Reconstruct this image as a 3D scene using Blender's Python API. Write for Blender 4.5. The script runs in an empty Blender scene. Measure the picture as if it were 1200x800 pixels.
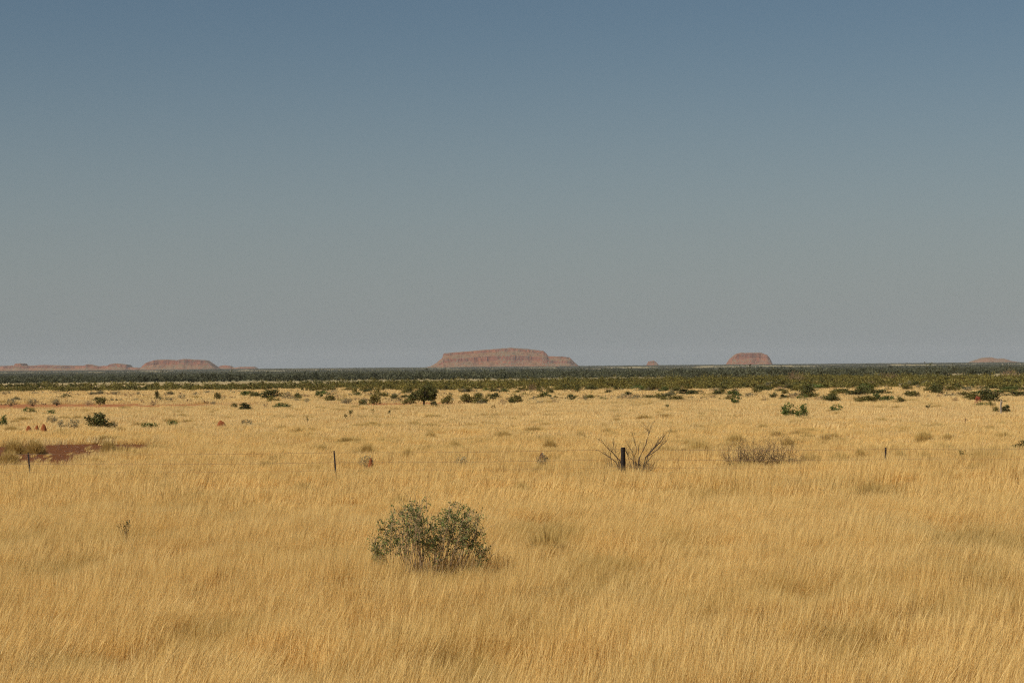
import bpy, math, random
import numpy as np
from mathutils import Matrix, Vector

S = bpy.context.scene
R = math.radians

# ------------------------------------------------------------------ camera
F = 2400.0            # focal length in pixels of a 1200 px wide frame
CAM_Z = 4.0
PITCH = math.atan(30.3 / F)
ROLL = -R(0.5)
cam_data = bpy.data.cameras.new("camera")
cam_data.sensor_width = 36.0
cam_data.lens = 36.0 * F / 1200.0
cam_data.clip_start = 0.5
cam_data.clip_end = 60000.0
cam = bpy.data.objects.new("camera", cam_data)
S.collection.objects.link(cam)
CAM_M = Matrix.Rotation(R(90) + PITCH, 4, 'X') @ Matrix.Rotation(ROLL, 4, 'Z')
CAM_M.translation = Vector((0, 0, CAM_Z))
cam.matrix_world = CAM_M
S.camera = cam

# ------------------------------------------------------------------ world, sun, exposure
SUN_EL = R(47)
SUN_AZ = R(-128)      # from +Y (the view direction) towards +X: behind the camera and to the left
world = bpy.data.worlds.new("World")
S.world = world
world.use_nodes = True
wn, wl = world.node_tree.nodes, world.node_tree.links
wn.clear()
w_out = wn.new("ShaderNodeOutputWorld")
w_bg = wn.new("ShaderNodeBackground")
w_sky = wn.new("ShaderNodeTexSky")
w_sky.sky_type = 'NISHITA'
w_sky.sun_disc = False
w_sky.sun_elevation = SUN_EL
w_sky.sun_rotation = SUN_AZ
w_sky.altitude = 300
w_sky.air_density = 1.0
w_sky.dust_density = 1.0
w_sky.ozone_density = 1.0
w_hs = wn.new("ShaderNodeHueSaturation")
w_hs.inputs["Saturation"].default_value = 1.08
w_hs.inputs["Hue"].default_value = 0.494
w_hs.inputs["Value"].default_value = 0.90
wl.new(w_sky.outputs[0], w_hs.inputs["Color"])
# blue-grey haze painted into the sky colour low over the horizon, all round
w_tc = wn.new("ShaderNodeTexCoord"); w_sep = wn.new("ShaderNodeSeparateXYZ")
wl.new(w_tc.outputs["Generated"], w_sep.inputs[0])
w_mr = wn.new("ShaderNodeMapRange"); w_mr.interpolation_type = 'SMOOTHSTEP'
w_mr.inputs[1].default_value = -0.02; w_mr.inputs[2].default_value = 0.18
w_mr.inputs[3].default_value = 0.70; w_mr.inputs[4].default_value = 0.0
wl.new(w_sep.outputs[2], w_mr.inputs[0])
w_mix = wn.new("ShaderNodeMix"); w_mix.data_type = 'RGBA'
wl.new(w_mr.outputs[0], w_mix.inputs[0]); wl.new(w_hs.outputs[0], w_mix.inputs[6])
w_mix.inputs[7].default_value = (4.85, 5.5, 6.05, 1)
wl.new(w_mix.outputs[2], w_bg.inputs["Color"])
w_bg.inputs["Strength"].default_value = 0.05
wl.new(w_bg.outputs[0], w_out.inputs["Surface"])

sun_data = bpy.data.lights.new("sun", 'SUN')
sun_data.energy = 5.0
sun_data.angle = R(0.53)
sun_data.color = (1.0, 0.93, 0.82)
sun = bpy.data.objects.new("sun", sun_data)
S.collection.objects.link(sun)
sd = Vector((math.sin(SUN_AZ) * math.cos(SUN_EL), math.cos(SUN_AZ) * math.cos(SUN_EL), math.sin(SUN_EL)))
sun.rotation_euler = sd.to_track_quat('Z', 'Y').to_euler()
sun.location = (-60, -60, 80)

S.view_settings.view_transform = 'Standard'
S.view_settings.look = 'None'
S.view_settings.exposure = 0.08
S.view_settings.gamma = 1.0
S.view_settings.use_curve_mapping = False
S.cycles.use_denoising = False
S.cycles.filter_width = 1.2
S.cycles.sample_clamp_indirect = 3.0
S.cycles.max_bounces = 9
S.cycles.diffuse_bounces = 6
S.cycles.transmission_bounces = 6
S.cycles.volume_bounces = 0
S.cycles.transparent_max_bounces = 4
HAZE_DENSITY = 2.0e-5

# ------------------------------------------------------------------ numeric helpers
def hash2(ix, iy, seed):
    n = (ix.astype(np.int64) * 374761393 + iy.astype(np.int64) * 668265263 + seed * 1442695041) & 0xFFFFFFFF
    n = ((n ^ (n >> 13)) * 1274126177) & 0xFFFFFFFF
    n = (n ^ (n >> 16)) & 0xFFFFFFFF
    return n / 4294967295.0

def vnoise(x, y, seed=0):
    x = np.asarray(x, float); y = np.asarray(y, float)
    ix, iy = np.floor(x), np.floor(y)
    fx, fy = x - ix, y - iy
    fx = fx * fx * (3 - 2 * fx); fy = fy * fy * (3 - 2 * fy)
    a = hash2(ix, iy, seed); b = hash2(ix + 1, iy, seed)
    c = hash2(ix, iy + 1, seed); d = hash2(ix + 1, iy + 1, seed)
    return (a + (b - a) * fx) * (1 - fy) + (c + (d - c) * fx) * fy

def fbm(x, y, seed=0, octv=4):
    s, amp, tot = 0.0, 1.0, 0.0
    for o in range(octv):
        s = s + amp * vnoise(np.asarray(x) * 2 ** o + 17.3 * o, np.asarray(y) * 2 ** o - 9.1 * o, seed + o)
        tot += amp; amp *= 0.5
    return s / tot

PY = [-400, 0, 400, 800, 1300, 2500, 4500, 6300, 10000, 12000, 15500]
PZ = [0, 0, 0.0, -0.6, -2.0, -5.0, -5.6, -5.0, 3.6, 3.8, 4.0]
def H(x, y):
    x = np.asarray(x, float); y = np.asarray(y, float)
    z = np.interp(y, PY, PZ)
    near = np.clip(1 - (np.hypot(x, y) - 250) / 150, 0, 1)
    und = (fbm(x / 22, y / 22, 5, 3) - 0.5) * np.interp(y, [0, 60, 90], [0.5, 0.4, 0.12])
    flat = np.clip((np.hypot(x, y) - 8) / 10, 0, 1)
    far = (fbm(x / 900, y / 900, 8, 3) - 0.5) * 3.0 * np.clip((y - 900) / 2500, 0, 1)
    return z + und * near * flat + far

def ray(px, py):
    d = CAM_M.to_3x3() @ Vector(((px - 600) / F, -(py - 400) / F, -1))
    return d / d.y

def horizon(px):
    return 430.3 - (px - 600) * math.tan(R(0.5))

def at(px, py, zc=0.35):
    """the place on the plain whose grass top is seen at a photograph position"""
    d = ray(px, py)
    t = np.arange(14, 900, 0.25)
    hit = CAM_Z + d.z * t <= H(d.x * t, d.y * t) + zc
    t = float(t[np.argmax(hit)])
    return Vector((d.x * t, d.y * t, float(H(d.x * t, d.y * t))))

# ------------------------------------------------------------------ object helpers
def mesh_np(name, verts, faces, mats=(), attrs=None, mat_idx=None, smooth=False):
    verts = np.asarray(verts, dtype=np.float32); faces = np.asarray(faces, dtype=np.int32)
    me = bpy.data.meshes.new(name)
    k = faces.shape[1]
    me.vertices.add(len(verts)); me.vertices.foreach_set("co", verts.ravel())
    me.loops.add(faces.size); me.loops.foreach_set("vertex_index", faces.ravel())
    me.polygons.add(len(faces))
    me.polygons.foreach_set("loop_start", np.arange(0, faces.size, k, dtype=np.int32))
    me.polygons.foreach_set("loop_total", np.full(len(faces), k, dtype=np.int32))
    if mat_idx is not None:
        me.polygons.foreach_set("material_index", np.asarray(mat_idx, dtype=np.int32))
    me.polygons.foreach_set("use_smooth", np.full(len(faces), smooth))
    me.update(calc_edges=True)
    for m in mats: me.materials.append(m)
    for an, arr in (attrs or {}).items():
        a = me.attributes.new(an, 'FLOAT', 'POINT'); a.data.foreach_set("value", np.asarray(arr, dtype=np.float32))
    return me

def link(o, parent=None):
    S.collection.objects.link(o)
    if parent is not None: o.parent = parent
    return o

def tag(o, label=None, cat=None, group=None, kind=None):
    if label: o["label"] = label
    if cat: o["category"] = cat
    if group: o["group"] = group
    if kind: o["kind"] = kind
    return o

def obj(name, me, parent=None, loc=(0, 0, 0)):
    o = bpy.data.objects.new(name, me); o.location = loc
    return link(o, parent)

def empty(name, loc, rz=0.0, sc=(1, 1, 1)):
    o = bpy.data.objects.new(name, None); o.empty_display_size = 0.2
    o.location = loc; o.rotation_euler = (0, 0, rz); o.scale = sc
    return link(o)

# ------------------------------------------------------------------ materials
def new_mat(name):
    m = bpy.data.materials.new(name); m.use_nodes = True
    nt = m.node_tree; nt.nodes.clear()
    out = nt.nodes.new("ShaderNodeOutputMaterial")
    return m, nt, out

def node(nt, t, **kw):
    n = nt.nodes.new(t)
    for k, v in kw.items(): setattr(n, k, v)
    return n

def ramp(nt, stops, src):
    r = nt.nodes.new("ShaderNodeValToRGB")
    e = r.color_ramp.elements
    while len(e) < len(stops): e.new(0.5)
    for i, (p, c) in enumerate(stops):
        e[i].position = p; e[i].color = (*c, 1)
    nt.links.new(src, r.inputs[0])
    return r.outputs[0]

def mix(nt, fac, a, b, mode='MIX'):
    n = nt.nodes.new("ShaderNodeMix"); n.data_type = 'RGBA'; n.blend_type = mode
    for s, v in ((n.inputs[0], fac), (n.inputs[6], a), (n.inputs[7], b)):
        if isinstance(v, (int, float)): s.default_value = v
        elif isinstance(v, tuple): s.default_value = (*v, 1)
        else: nt.links.new(v, s)
    return n.outputs[2]

def noise(nt, scale, detail=4, vec=None, rough=0.55):
    n = nt.nodes.new("ShaderNodeTexNoise"); n.inputs["Scale"].default_value = scale
    n.inputs["Detail"].default_value = detail; n.inputs["Roughness"].default_value = rough
    if vec is not None: nt.links.new(vec, n.inputs["Vector"])
    return n.outputs[0]

def attr(nt, name, kind='GEOMETRY'):
    a = nt.nodes.new("ShaderNodeAttribute"); a.attribute_name = name; a.attribute_type = kind
    return a.outputs["Fac"]

def leafy(nt, out, col, trans=0.3, rough=0.6, spec=0.2):
    p = nt.nodes.new("ShaderNodeBsdfPrincipled")
    p.inputs["Roughness"].default_value = rough
    p.inputs["Specular IOR Level"].default_value = spec
    nt.links.new(col, p.inputs["Base Color"])
    t = nt.nodes.new("ShaderNodeBsdfTranslucent"); nt.links.new(col, t.inputs["Color"])
    m = nt.nodes.new("ShaderNodeMixShader"); m.inputs[0].default_value = trans
    nt.links.new(p.outputs[0], m.inputs[1]); nt.links.new(t.outputs[0], m.inputs[2])
    nt.links.new(m.outputs[0], out.inputs[0])

def grass_material(name, pale, gold, brown, olive):
    m, nt, out = new_mat(name)
    blade = ramp(nt, [(0.0, brown), (0.25, gold), (0.7, pale), (1.0, tuple(min(1, c * 1.12) for c in pale))], attr(nt, "tone"))
    each = ramp(nt, [(0.25, (1, 1, 1)), (0.75, (0.25, 0.25, 0.25))], attr(nt, "tone"))
    om = node(nt, "ShaderNodeMath", operation='MULTIPLY'); nt.links.new(each, om.inputs[0]); nt.links.new(attr(nt, "olive", 'INSTANCER'), om.inputs[1])
    c = mix(nt, om.outputs[0], blade, olive)
    w = node(nt, "ShaderNodeNewGeometry").outputs["Position"]
    n = noise(nt, 0.18, 3, w)
    c = mix(nt, ramp(nt, [(0.35, (0, 0, 0)), (0.7, (0.6, 0.6, 0.6))], n), c, mix(nt, 0.5, c, gold))
    leafy(nt, out, c, 0.45, 0.55, 0.25)
    return m

M_GRASS = grass_material("dry_grass", (0.86, 0.655, 0.285), (0.75, 0.51, 0.165), (0.24, 0.14, 0.048), (0.36, 0.24, 0.06))
M_GRASS_PALE = grass_material("pale_dry_grass", (0.86, 0.68, 0.335), (0.75, 0.54, 0.215), (0.34, 0.21, 0.075), (0.40, 0.27, 0.08))

def hummock_material():
    m, nt, out = new_mat("spinifex")
    c = ramp(nt, [(0.0, (0.33, 0.22, 0.07)), (0.4, (0.52, 0.365, 0.12)), (1.0, (0.68, 0.50, 0.19))], attr(nt, "tone"))
    leafy(nt, out, c, 0.3, 0.5, 0.3)
    return m
M_SPIN = hummock_material()

def leaf_material(name, dark, light, trans=0.25):
    m, nt, out = new_mat(name)
    c = ramp(nt, [(0.0, dark), (1.0, light)], attr(nt, "tone"))
    oi = node(nt, "ShaderNodeObjectInfo").outputs["Random"]
    hs = node(nt, "ShaderNodeHueSaturation")
    mr = node(nt, "ShaderNodeMapRange"); mr.inputs[3].default_value = 0.75; mr.inputs[4].default_value = 1.25
    nt.links.new(oi, mr.inputs[0]); nt.links.new(mr.outputs[0], hs.inputs["Value"])
    nt.links.new(c, hs.inputs["Color"])
    leafy(nt, out, hs.outputs[0], trans, 0.6, 0.15)
    return m
M_LEAF = {
    'bluegreen': leaf_material("leaf_bluegreen", (0.055, 0.080, 0.020), (0.28, 0.32, 0.095)),
    'green':  leaf_material("leaf_green", (0.040, 0.062, 0.012), (0.155, 0.185, 0.045)),
    'dark':   leaf_material("leaf_dark", (0.036, 0.040, 0.010), (0.155, 0.145, 0.042)),
    'olive':  leaf_material("leaf_olive", (0.07, 0.064, 0.014), (0.24, 0.20, 0.05)),
    'grey':   leaf_material("leaf_grey", (0.10, 0.095, 0.055), (0.26, 0.23, 0.14)),
    'rust':   leaf_material("leaf_rust", (0.17, 0.11, 0.055), (0.40, 0.27, 0.14)),
    'red':    leaf_material("leaf_red", (0.30, 0.06, 0.035), (0.50, 0.13, 0.08)),
    'far':    leaf_material("leaf_far", (0.040, 0.045, 0.024), (0.125, 0.125, 0.068)),
}

def solid(name, base, var, scale=8.0, rough=0.9, bump=0.3, bdist=0.02):
    m, nt, out = new_mat(name)
    tc = node(nt, "ShaderNodeTexCoord").outputs["Object"]
    n = noise(nt, scale, 6, tc, 0.65)
    c = ramp(nt, [(0.3, base), (0.7, var)], n)
    p = node(nt, "ShaderNodeBsdfPrincipled"); p.inputs["Roughness"].default_value = rough
    p.inputs["Specular IOR Level"].default_value = 0.15
    nt.links.new(c, p.inputs["Base Color"])
    b = node(nt, "ShaderNodeBump"); b.inputs["Strength"].default_value = bump; b.inputs["Distance"].default_value = bdist
    nt.links.new(n, b.inputs["Height"]); nt.links.new(b.outputs[0], p.inputs["Normal"])
    nt.links.new(p.outputs[0], out.inputs[0])
    return m
M_BARK = solid("bark", (0.22, 0.15, 0.085), (0.40, 0.29, 0.17), 20)
M_BARK_DARK = solid("dead_bark", (0.035, 0.024, 0.017), (0.10, 0.07, 0.048), 18)
M_TWIG = solid("brown_twig", (0.050, 0.032, 0.018), (0.13, 0.085, 0.045), 18)
M_TWIG_PALE = solid("pale_twig", (0.22, 0.15, 0.085), (0.36, 0.25, 0.15), 18)
M_STUMP = solid("bleached_wood", (0.32, 0.28, 0.22), (0.15, 0.12, 0.09), 9)
M_TERMITE = solid("termite_earth", (0.16, 0.050, 0.016), (0.25, 0.085, 0.028), 6, 0.95, 0.8, 0.05)
M_IRON = solid("dark_steel", (0.020, 0.018, 0.018), (0.05, 0.035, 0.028), 30, 0.6)
M_POST = solid("charred_wood", (0.014, 0.011, 0.010), (0.035, 0.027, 0.022), 25, 0.9, 0.8)
M_WIRE = solid("rusty_wire", (0.16, 0.10, 0.06), (0.26, 0.17, 0.10), 25, 0.6)
M_PAN = solid("dark_red_soil", (0.095, 0.030, 0.006), (0.150, 0.052, 0.012), 1.3, 0.95, 0.6, 0.05)
M_EARTH = solid("orange_red_soil", (0.24, 0.088, 0.028), (0.34, 0.145, 0.052), 0.6, 0.95, 0.5, 0.05)
M_STONE = solid("ironstone", (0.10, 0.042, 0.025), (0.22, 0.11, 0.06), 9)

def ground_material():
    m, nt, out = new_mat("plain_soil_and_straw")
    w = node(nt, "ShaderNodeNewGeometry").outputs["Position"]
    soil = ramp(nt, [(0.3, (0.30, 0.13, 0.06)), (0.7, (0.42, 0.21, 0.10))], noise(nt, 0.8, 5, w))
    straw = ramp(nt, [(0.3, (0.42, 0.28, 0.12)), (0.7, (0.60, 0.42, 0.20))], noise(nt, 3.0, 6, w))
    c = mix(nt, ramp(nt, [(0.30, (0.1, 0.1, 0.1)), (0.52, (1, 1, 1))], noise(nt, 0.045, 5, w)), soil, straw)
    # thin low scrub on the far country
    far = node(nt, "ShaderNodeSeparateXYZ"); nt.links.new(w, far.inputs[0])
    fm = node(nt, "ShaderNodeMapRange"); fm.inputs[1].default_value = 380; fm.inputs[2].default_value = 800
    nt.links.new(far.outputs[1], fm.inputs[0])
    n2 = ramp(nt, [(0.36, (0.45, 0.45, 0.45)), (0.60, (1, 1, 1))], noise(nt, 0.006, 6, w, 0.7))
    mul = node(nt, "ShaderNodeMath", operation='MULTIPLY'); nt.links.new(fm.outputs[0], mul.inputs[0]); nt.links.new(n2, mul.inputs[1])
    c = mix(nt, mul.outputs[0], c, (0.20, 0.185, 0.10))
    p = node(nt, "ShaderNodeBsdfPrincipled"); p.inputs["Roughness"].default_value = 0.95
    p.inputs["Specular IOR Level"].default_value = 0.1
    nt.links.new(c, p.inputs["Base Color"])
    nt.links.new(p.outputs[0], out.inputs[0])
    return m
M_GROUND = ground_material()

def rock_material():
    m, nt, out = new_mat("red_rock")
    g = node(nt, "ShaderNodeNewGeometry")
    w = g.outputs["Position"]
    sep = node(nt, "ShaderNodeSeparateXYZ"); nt.links.new(g.outputs["Normal"], sep.inputs[0])
    steep = node(nt, "ShaderNodeMapRange"); steep.inputs[1].default_value = 0.82; steep.inputs[2].default_value = 0.62
    nt.links.new(sep.outputs[2], steep.inputs[0])
    mp = node(nt, "ShaderNodeMapping"); mp.inputs["Scale"].default_value = (0.006, 0.006, 0.17)
    nt.links.new(w, mp.inputs[0])
    strata = ramp(nt, [(0.38, (0.085, 0.028, 0.018)), (0.5, (0.23, 0.080, 0.032)), (0.62, (0.13, 0.042, 0.025))], noise(nt, 1.0, 5, mp.outputs[0]))
    talus = ramp(nt, [(0.35, (0.19, 0.085, 0.035)), (0.65, (0.15, 0.088, 0.040))], noise(nt, 0.015, 5, w))
    c = mix(nt, steep.outputs[0], talus, strata)
    spots = ramp(nt, [(0.49, (0, 0, 0)), (0.57, (0.8, 0.8, 0.8))], noise(nt, 0.09, 3, w, 0.7))
    patch = ramp(nt, [(0.40, (0.15, 0.15, 0.15)), (0.6, (1, 1, 1))], noise(nt, 0.006, 3, w))
    mm = node(nt, "ShaderNodeMath", operation='MULTIPLY'); nt.links.new(spots, mm.inputs[0]); nt.links.new(patch, mm.inputs[1])
    c = mix(nt, mm.outputs[0], c, (0.13, 0.12, 0.075))
    p = node(nt, "ShaderNodeBsdfPrincipled"); p.inputs["Roughness"].default_value = 0.95
    p.inputs["Specular IOR Level"].default_value = 0.1
    nt.links.new(c, p.inputs["Base Color"]); nt.links.new(p.outputs[0], out.inputs[0])
    return m
M_ROCK = rock_material()

# ------------------------------------------------------------------ ground sheet
def grid_mesh(name, xs, ys, zf, mat, smooth=True):
    X, Y = np.meshgrid(xs, ys)
    Z = zf(X, Y)
    v = np.stack([X, Y, Z], -1).reshape(-1, 3)
    nx, ny = len(xs), len(ys)
    i = (np.arange(ny - 1)[:, None] * nx + np.arange(nx - 1)[None, :]).ravel()
    f = np.stack([i, i + 1, i + nx + 1, i + nx], -1)
    return mesh_np(name, v, f, [mat], smooth=smooth)

xs = np.concatenate([np.arange(0, 70, 1.5), np.arange(70, 140, 4), np.geomspace(140, 9000, 60)])
xs = np.concatenate([-xs[:0:-1], xs])
ys = np.concatenate([np.linspace(-400, 0, 20), np.arange(4, 130, 1.5), np.arange(130, 420, 4), np.geomspace(420, 15500, 110)])
tag(obj("ground", grid_mesh("ground", xs, ys, H, M_GROUND)),
    "flat straw coloured plain running out to the horizon", kind="structure")

# bare earth: (centre x, centre y, half width, half depth, seed)
def bare_field(x, y):
    """positive inside the bare patches"""
    x = np.asarray(x, float); y = np.asarray(y, float)
    out = np.full(np.broadcast(x, y).shape, -1.0)
    for (cx, cy, hw, hd, sd_) in BARE:
        n = (fbm(x / 3.0, y / 9.0, sd_, 3) - 0.5) * 0.9
        e = 4 if hd < 17 and cy < 120 else 2
        q = 1 - (np.abs((x - cx) / hw) ** e + np.abs((y - cy) / hd) ** e) ** (1 / e) + n * (0.25 if e == 4 else 0.55)
        out = np.maximum(out, q)
    return out
BARE = [(-22.9, 94, 5.2, 16.4, 3),                          # the dark pan
        (-58, 228, 13.5, 20, 11), (-45.5, 228, 3.5, 18, 12), (-36.5, 226, 6.5, 15, 13),
        (-30, 226, 3.0, 14, 14), (-12, 222, 9, 12, 15)]

def bare_sheet(name, cx, cy, hw, hd, mat, label):
    xs_ = np.linspace(cx - hw * 1.7, cx + hw * 1.7, 90); ys_ = np.linspace(cy - hd * 1.6, cy + hd * 1.6, 90)
    X, Y = np.meshgrid(xs_, ys_)
    Q = bare_field(X, Y)
    Z = H(X, Y) + 0.012
    v = np.stack([X, Y, Z], -1).reshape(-1, 3)
    nx = 90
    i = (np.arange(89)[:, None] * nx + np.arange(89)[None, :]).ravel()
    f = np.stack([i, i + 1, i + nx + 1, i + nx], -1)
    q = Q.ravel()
    keep = (q[f] > -0.12).all(axis=1)
    f = f[keep]
    used = np.unique(f); remap = np.zeros(len(v), int); remap[used] = np.arange(len(used))
    return tag(obj(name, mesh_np(name, v[used], remap[f], [mat], smooth=True)), label, kind="structure")
bare_sheet("dirt_patch", *BARE[0][:4], M_PAN, "dark red bare earth pan at the left behind the fence")
bare_sheet("dirt_patch", -45, 228, 34, 30, M_EARTH, "strip of orange red bare earth across the left of the plain")

# ------------------------------------------------------------------ instanced stuff (grass, far scrub)
def instancer(name, pts, rot, scl, idx, extra, variants, label):
    """points + geometry nodes; the variants live in a library collection that is not in the scene"""
    coll = bpy.data.collections.new(name + "_variants")
    for k, me in enumerate(variants):
        coll.objects.link(bpy.data.objects.new("%s_variant_%02d" % (name, k), me))
    me = bpy.data.meshes.new(name)
    me.vertices.add(len(pts)); me.vertices.foreach_set("co", np.asarray(pts, np.float32).ravel())
    a = me.attributes.new("rot", 'FLOAT_VECTOR', 'POINT'); a.data.foreach_set("vector", np.asarray(rot, np.float32).ravel())
    a = me.attributes.new("scl", 'FLOAT_VECTOR', 'POINT'); a.data.foreach_set("vector", np.asarray(scl, np.float32).ravel())
    a = me.attributes.new("idx", 'INT', 'POINT'); a.data.foreach_set("value", np.asarray(idx, np.int32))
    for k, arr in extra.items():
        a = me.attributes.new(k, 'FLOAT', 'POINT'); a.data.foreach_set("value", np.asarray(arr, np.float32))
    o = obj(name, me)
    ng = bpy.data.node_groups.new(name + "_nodes", 'GeometryNodeTree')
    ng.interface.new_socket("Geometry", in_out='INPUT', socket_type='NodeSocketGeometry')
    ng.interface.new_socket("Geometry", in_out='OUTPUT', socket_type='NodeSocketGeometry')
    N, L = ng.nodes, ng.links
    gi, go = N.new("NodeGroupInput"), N.new("NodeGroupOutput")
    ci = N.new("GeometryNodeCollectionInfo"); ci.inputs["Collection"].default_value = coll
    ci.inputs["Separate Children"].default_value = True; ci.inputs["Reset Children"].default_value = True
    ip = N.new("GeometryNodeInstanceOnPoints"); ip.inputs["Pick Instance"].default_value = True
    def na(t, nm):
        n = N.new("GeometryNodeInputNamedAttribute"); n.data_type = t; n.inputs["Name"].default_value = nm
        return n.outputs["Attribute"]
    er = N.new("FunctionNodeEulerToRotation")
    L.new(na('FLOAT_VECTOR', "rot"), er.inputs[0])
    L.new(gi.outputs[0], ip.inputs["Points"]); L.new(ci.outputs[0], ip.inputs["Instance"])
    L.new(er.outputs[0], ip.inputs["Rotation"]); L.new(na('FLOAT_VECTOR', "scl"), ip.inputs["Scale"])
    L.new(na('INT', "idx"), ip.inputs["Instance Index"]); L.new(ip.outputs[0], go.inputs[0])
    mod = o.modifiers.new("scatter", 'NODES'); mod.node_group = ng
    return tag(o, label, kind="stuff")

def blades(rng, n, radius, h0, h1, w, lean=(0.16, 0.0), spread=0.16, segs=2, square=False):
    """a patch of n curved tapering grass blades; returns verts, tris, tone"""
    if square:
        bx = rng.uniform(-radius, radius, n); by = rng.uniform(-radius, radius, n)
    else:
        a = rng.uniform(0, 2 * np.pi, n); r = radius * np.sqrt(rng.uniform(0, 1, n))
        bx, by = r * np.cos(a), r * np.sin(a)
    # tussocks: pull the blades towards a few centres
    k = max(3, n // 34)
    ci = rng.integers(0, k, n); ca = rng.uniform(0, 2 * np.pi, k); cr = radius * np.sqrt(rng.uniform(0, 1, k))
    pull = rng.uniform(0.35, 0.95, n)
    bx = bx * (1 - pull) + cr[ci] * np.cos(ca[ci]) * pull
    by = by * (1 - pull) + cr[ci] * np.sin(ca[ci]) * pull
    th = rng.uniform(0.8, 1.15, k)[ci]
    h = rng.uniform(h0, h1, n) * th
    culm = rng.uniform(0, 1, n) < 0.06
    h[culm] *= 1.05
    lx = lean[0] + rng.normal(0, spread, n); ly = lean[1] + rng.normal(0, spread, n)
    fa = rng.uniform(0, np.pi, n); wx, wy = np.cos(fa) * w / 2, np.sin(fa) * w / 2
    wr = rng.uniform(0.6, 1.4, n) * np.where(culm, 1.35, 1.0); wx *= wr; wy *= wr
    V = []
    for s in range(segs):
        t = s / segs
        bend = t ** 1.6
        cx = bx + lx * h * bend; cy = by + ly * h * bend; cz = h * t * (1 - 0.1 * t)
        ww = 1 - 0.35 * t
        V.append(np.stack([cx - wx * ww, cy - wy * ww, cz], -1))
        V.append(np.stack([cx + wx * ww, cy + wy * ww, cz], -1))
    V.append(np.stack([bx + lx * h, by + ly * h, h * 0.92], -1))
    v = np.stack(V, 1).reshape(-1, 3)
    m = 2 * segs + 1
    base = np.arange(n)[:, None] * m
    tri = []
    for s in range(segs - 1):
        o = 2 * s
        tri.append(base + np.array([[o, o + 1, o + 3]])); tri.append(base + np.array([[o, o + 3, o + 2]]))
    o = 2 * (segs - 1)
    tri.append(base + np.array([[o, o + 1, o + 2]]))
    f = np.concatenate(tri, 0)
    dark = rng.uniform(0, 1, n) < 0.12
    tone = np.repeat(np.clip(np.where(culm, 0.85, np.where(dark, 0.0, rng.normal(0.52, 0.26, n))), 0, 1), m)
    return v, f, tone

def grass_variants(count, seed, mat=None, **kw):
    out = []
    for k in range(count):
        v, f, t = blades(np.random.default_rng(seed + k), **kw)
        out.append(mesh_np("grass_patch", v, f, [mat or M_GRASS], {"tone": t}))
    return out

def scatter_zone(rng, y0, y1, density, margin=4.0, slope=0.262):
    area = slope * (y1 ** 2 - y0 ** 2) + 2 * margin * (y1 - y0)
    n = int(area * density)
    y = np.sqrt(rng.uniform(y0 ** 2, y1 ** 2, int(n * 1.2))); hw = slope * y + margin
    x = rng.uniform(-1, 1, len(y)) * hw
    return x[:n], y[:n]

# patches of older, greener brown grass (photograph position, half width, half height, strength)
BLOBS = []
for (px_, py_, rx_, ry_, st_) in [(1017, 568, 22, 6, 1.0), (833, 571, 34, 7, .45), (913, 584, 30, 7, .35), (1143, 626, 50, 15, 1.0), (1120, 668, 36, 14, .55),
        (933, 693, 60, 11, .7), (1013, 680, 22, 12, .7), (820, 703, 28, 13, .65), (987, 742, 44, 16, .6), (1100, 712, 26, 13, .6), (1183, 700, 26, 15, .65),
        (1013, 778, 36, 14, .5), (60, 657, 38, 10, .65), (8, 628, 22, 11, .7), (243, 727, 34, 18, .65), (200, 586, 34, 7, .45), (267, 594, 22, 9, .55),
        (100, 762, 60, 16, .45), (140, 626, 24, 9, .5), (643, 614, 32, 13, .95), (700, 653, 46, 15, .7), (790, 627, 24, 16, .55), (760, 687, 28, 12, .65),
        (533, 762, 44, 16, .75), (562, 788, 34, 12, .85), (717, 785, 32, 12, .6), (682, 682, 38, 12, .5), (360, 640, 40, 10, .35), (330, 770, 40, 14, .4), (520, 668, 60, 9, .5)]:
    d_ = ray(px_, py_); t_ = (0.55 - CAM_Z) / d_.z
    BLOBS.append((d_.x * t_, t_, rx_ * t_ / F, ry_ * t_ * t_ / (F * 3.45), st_))

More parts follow.
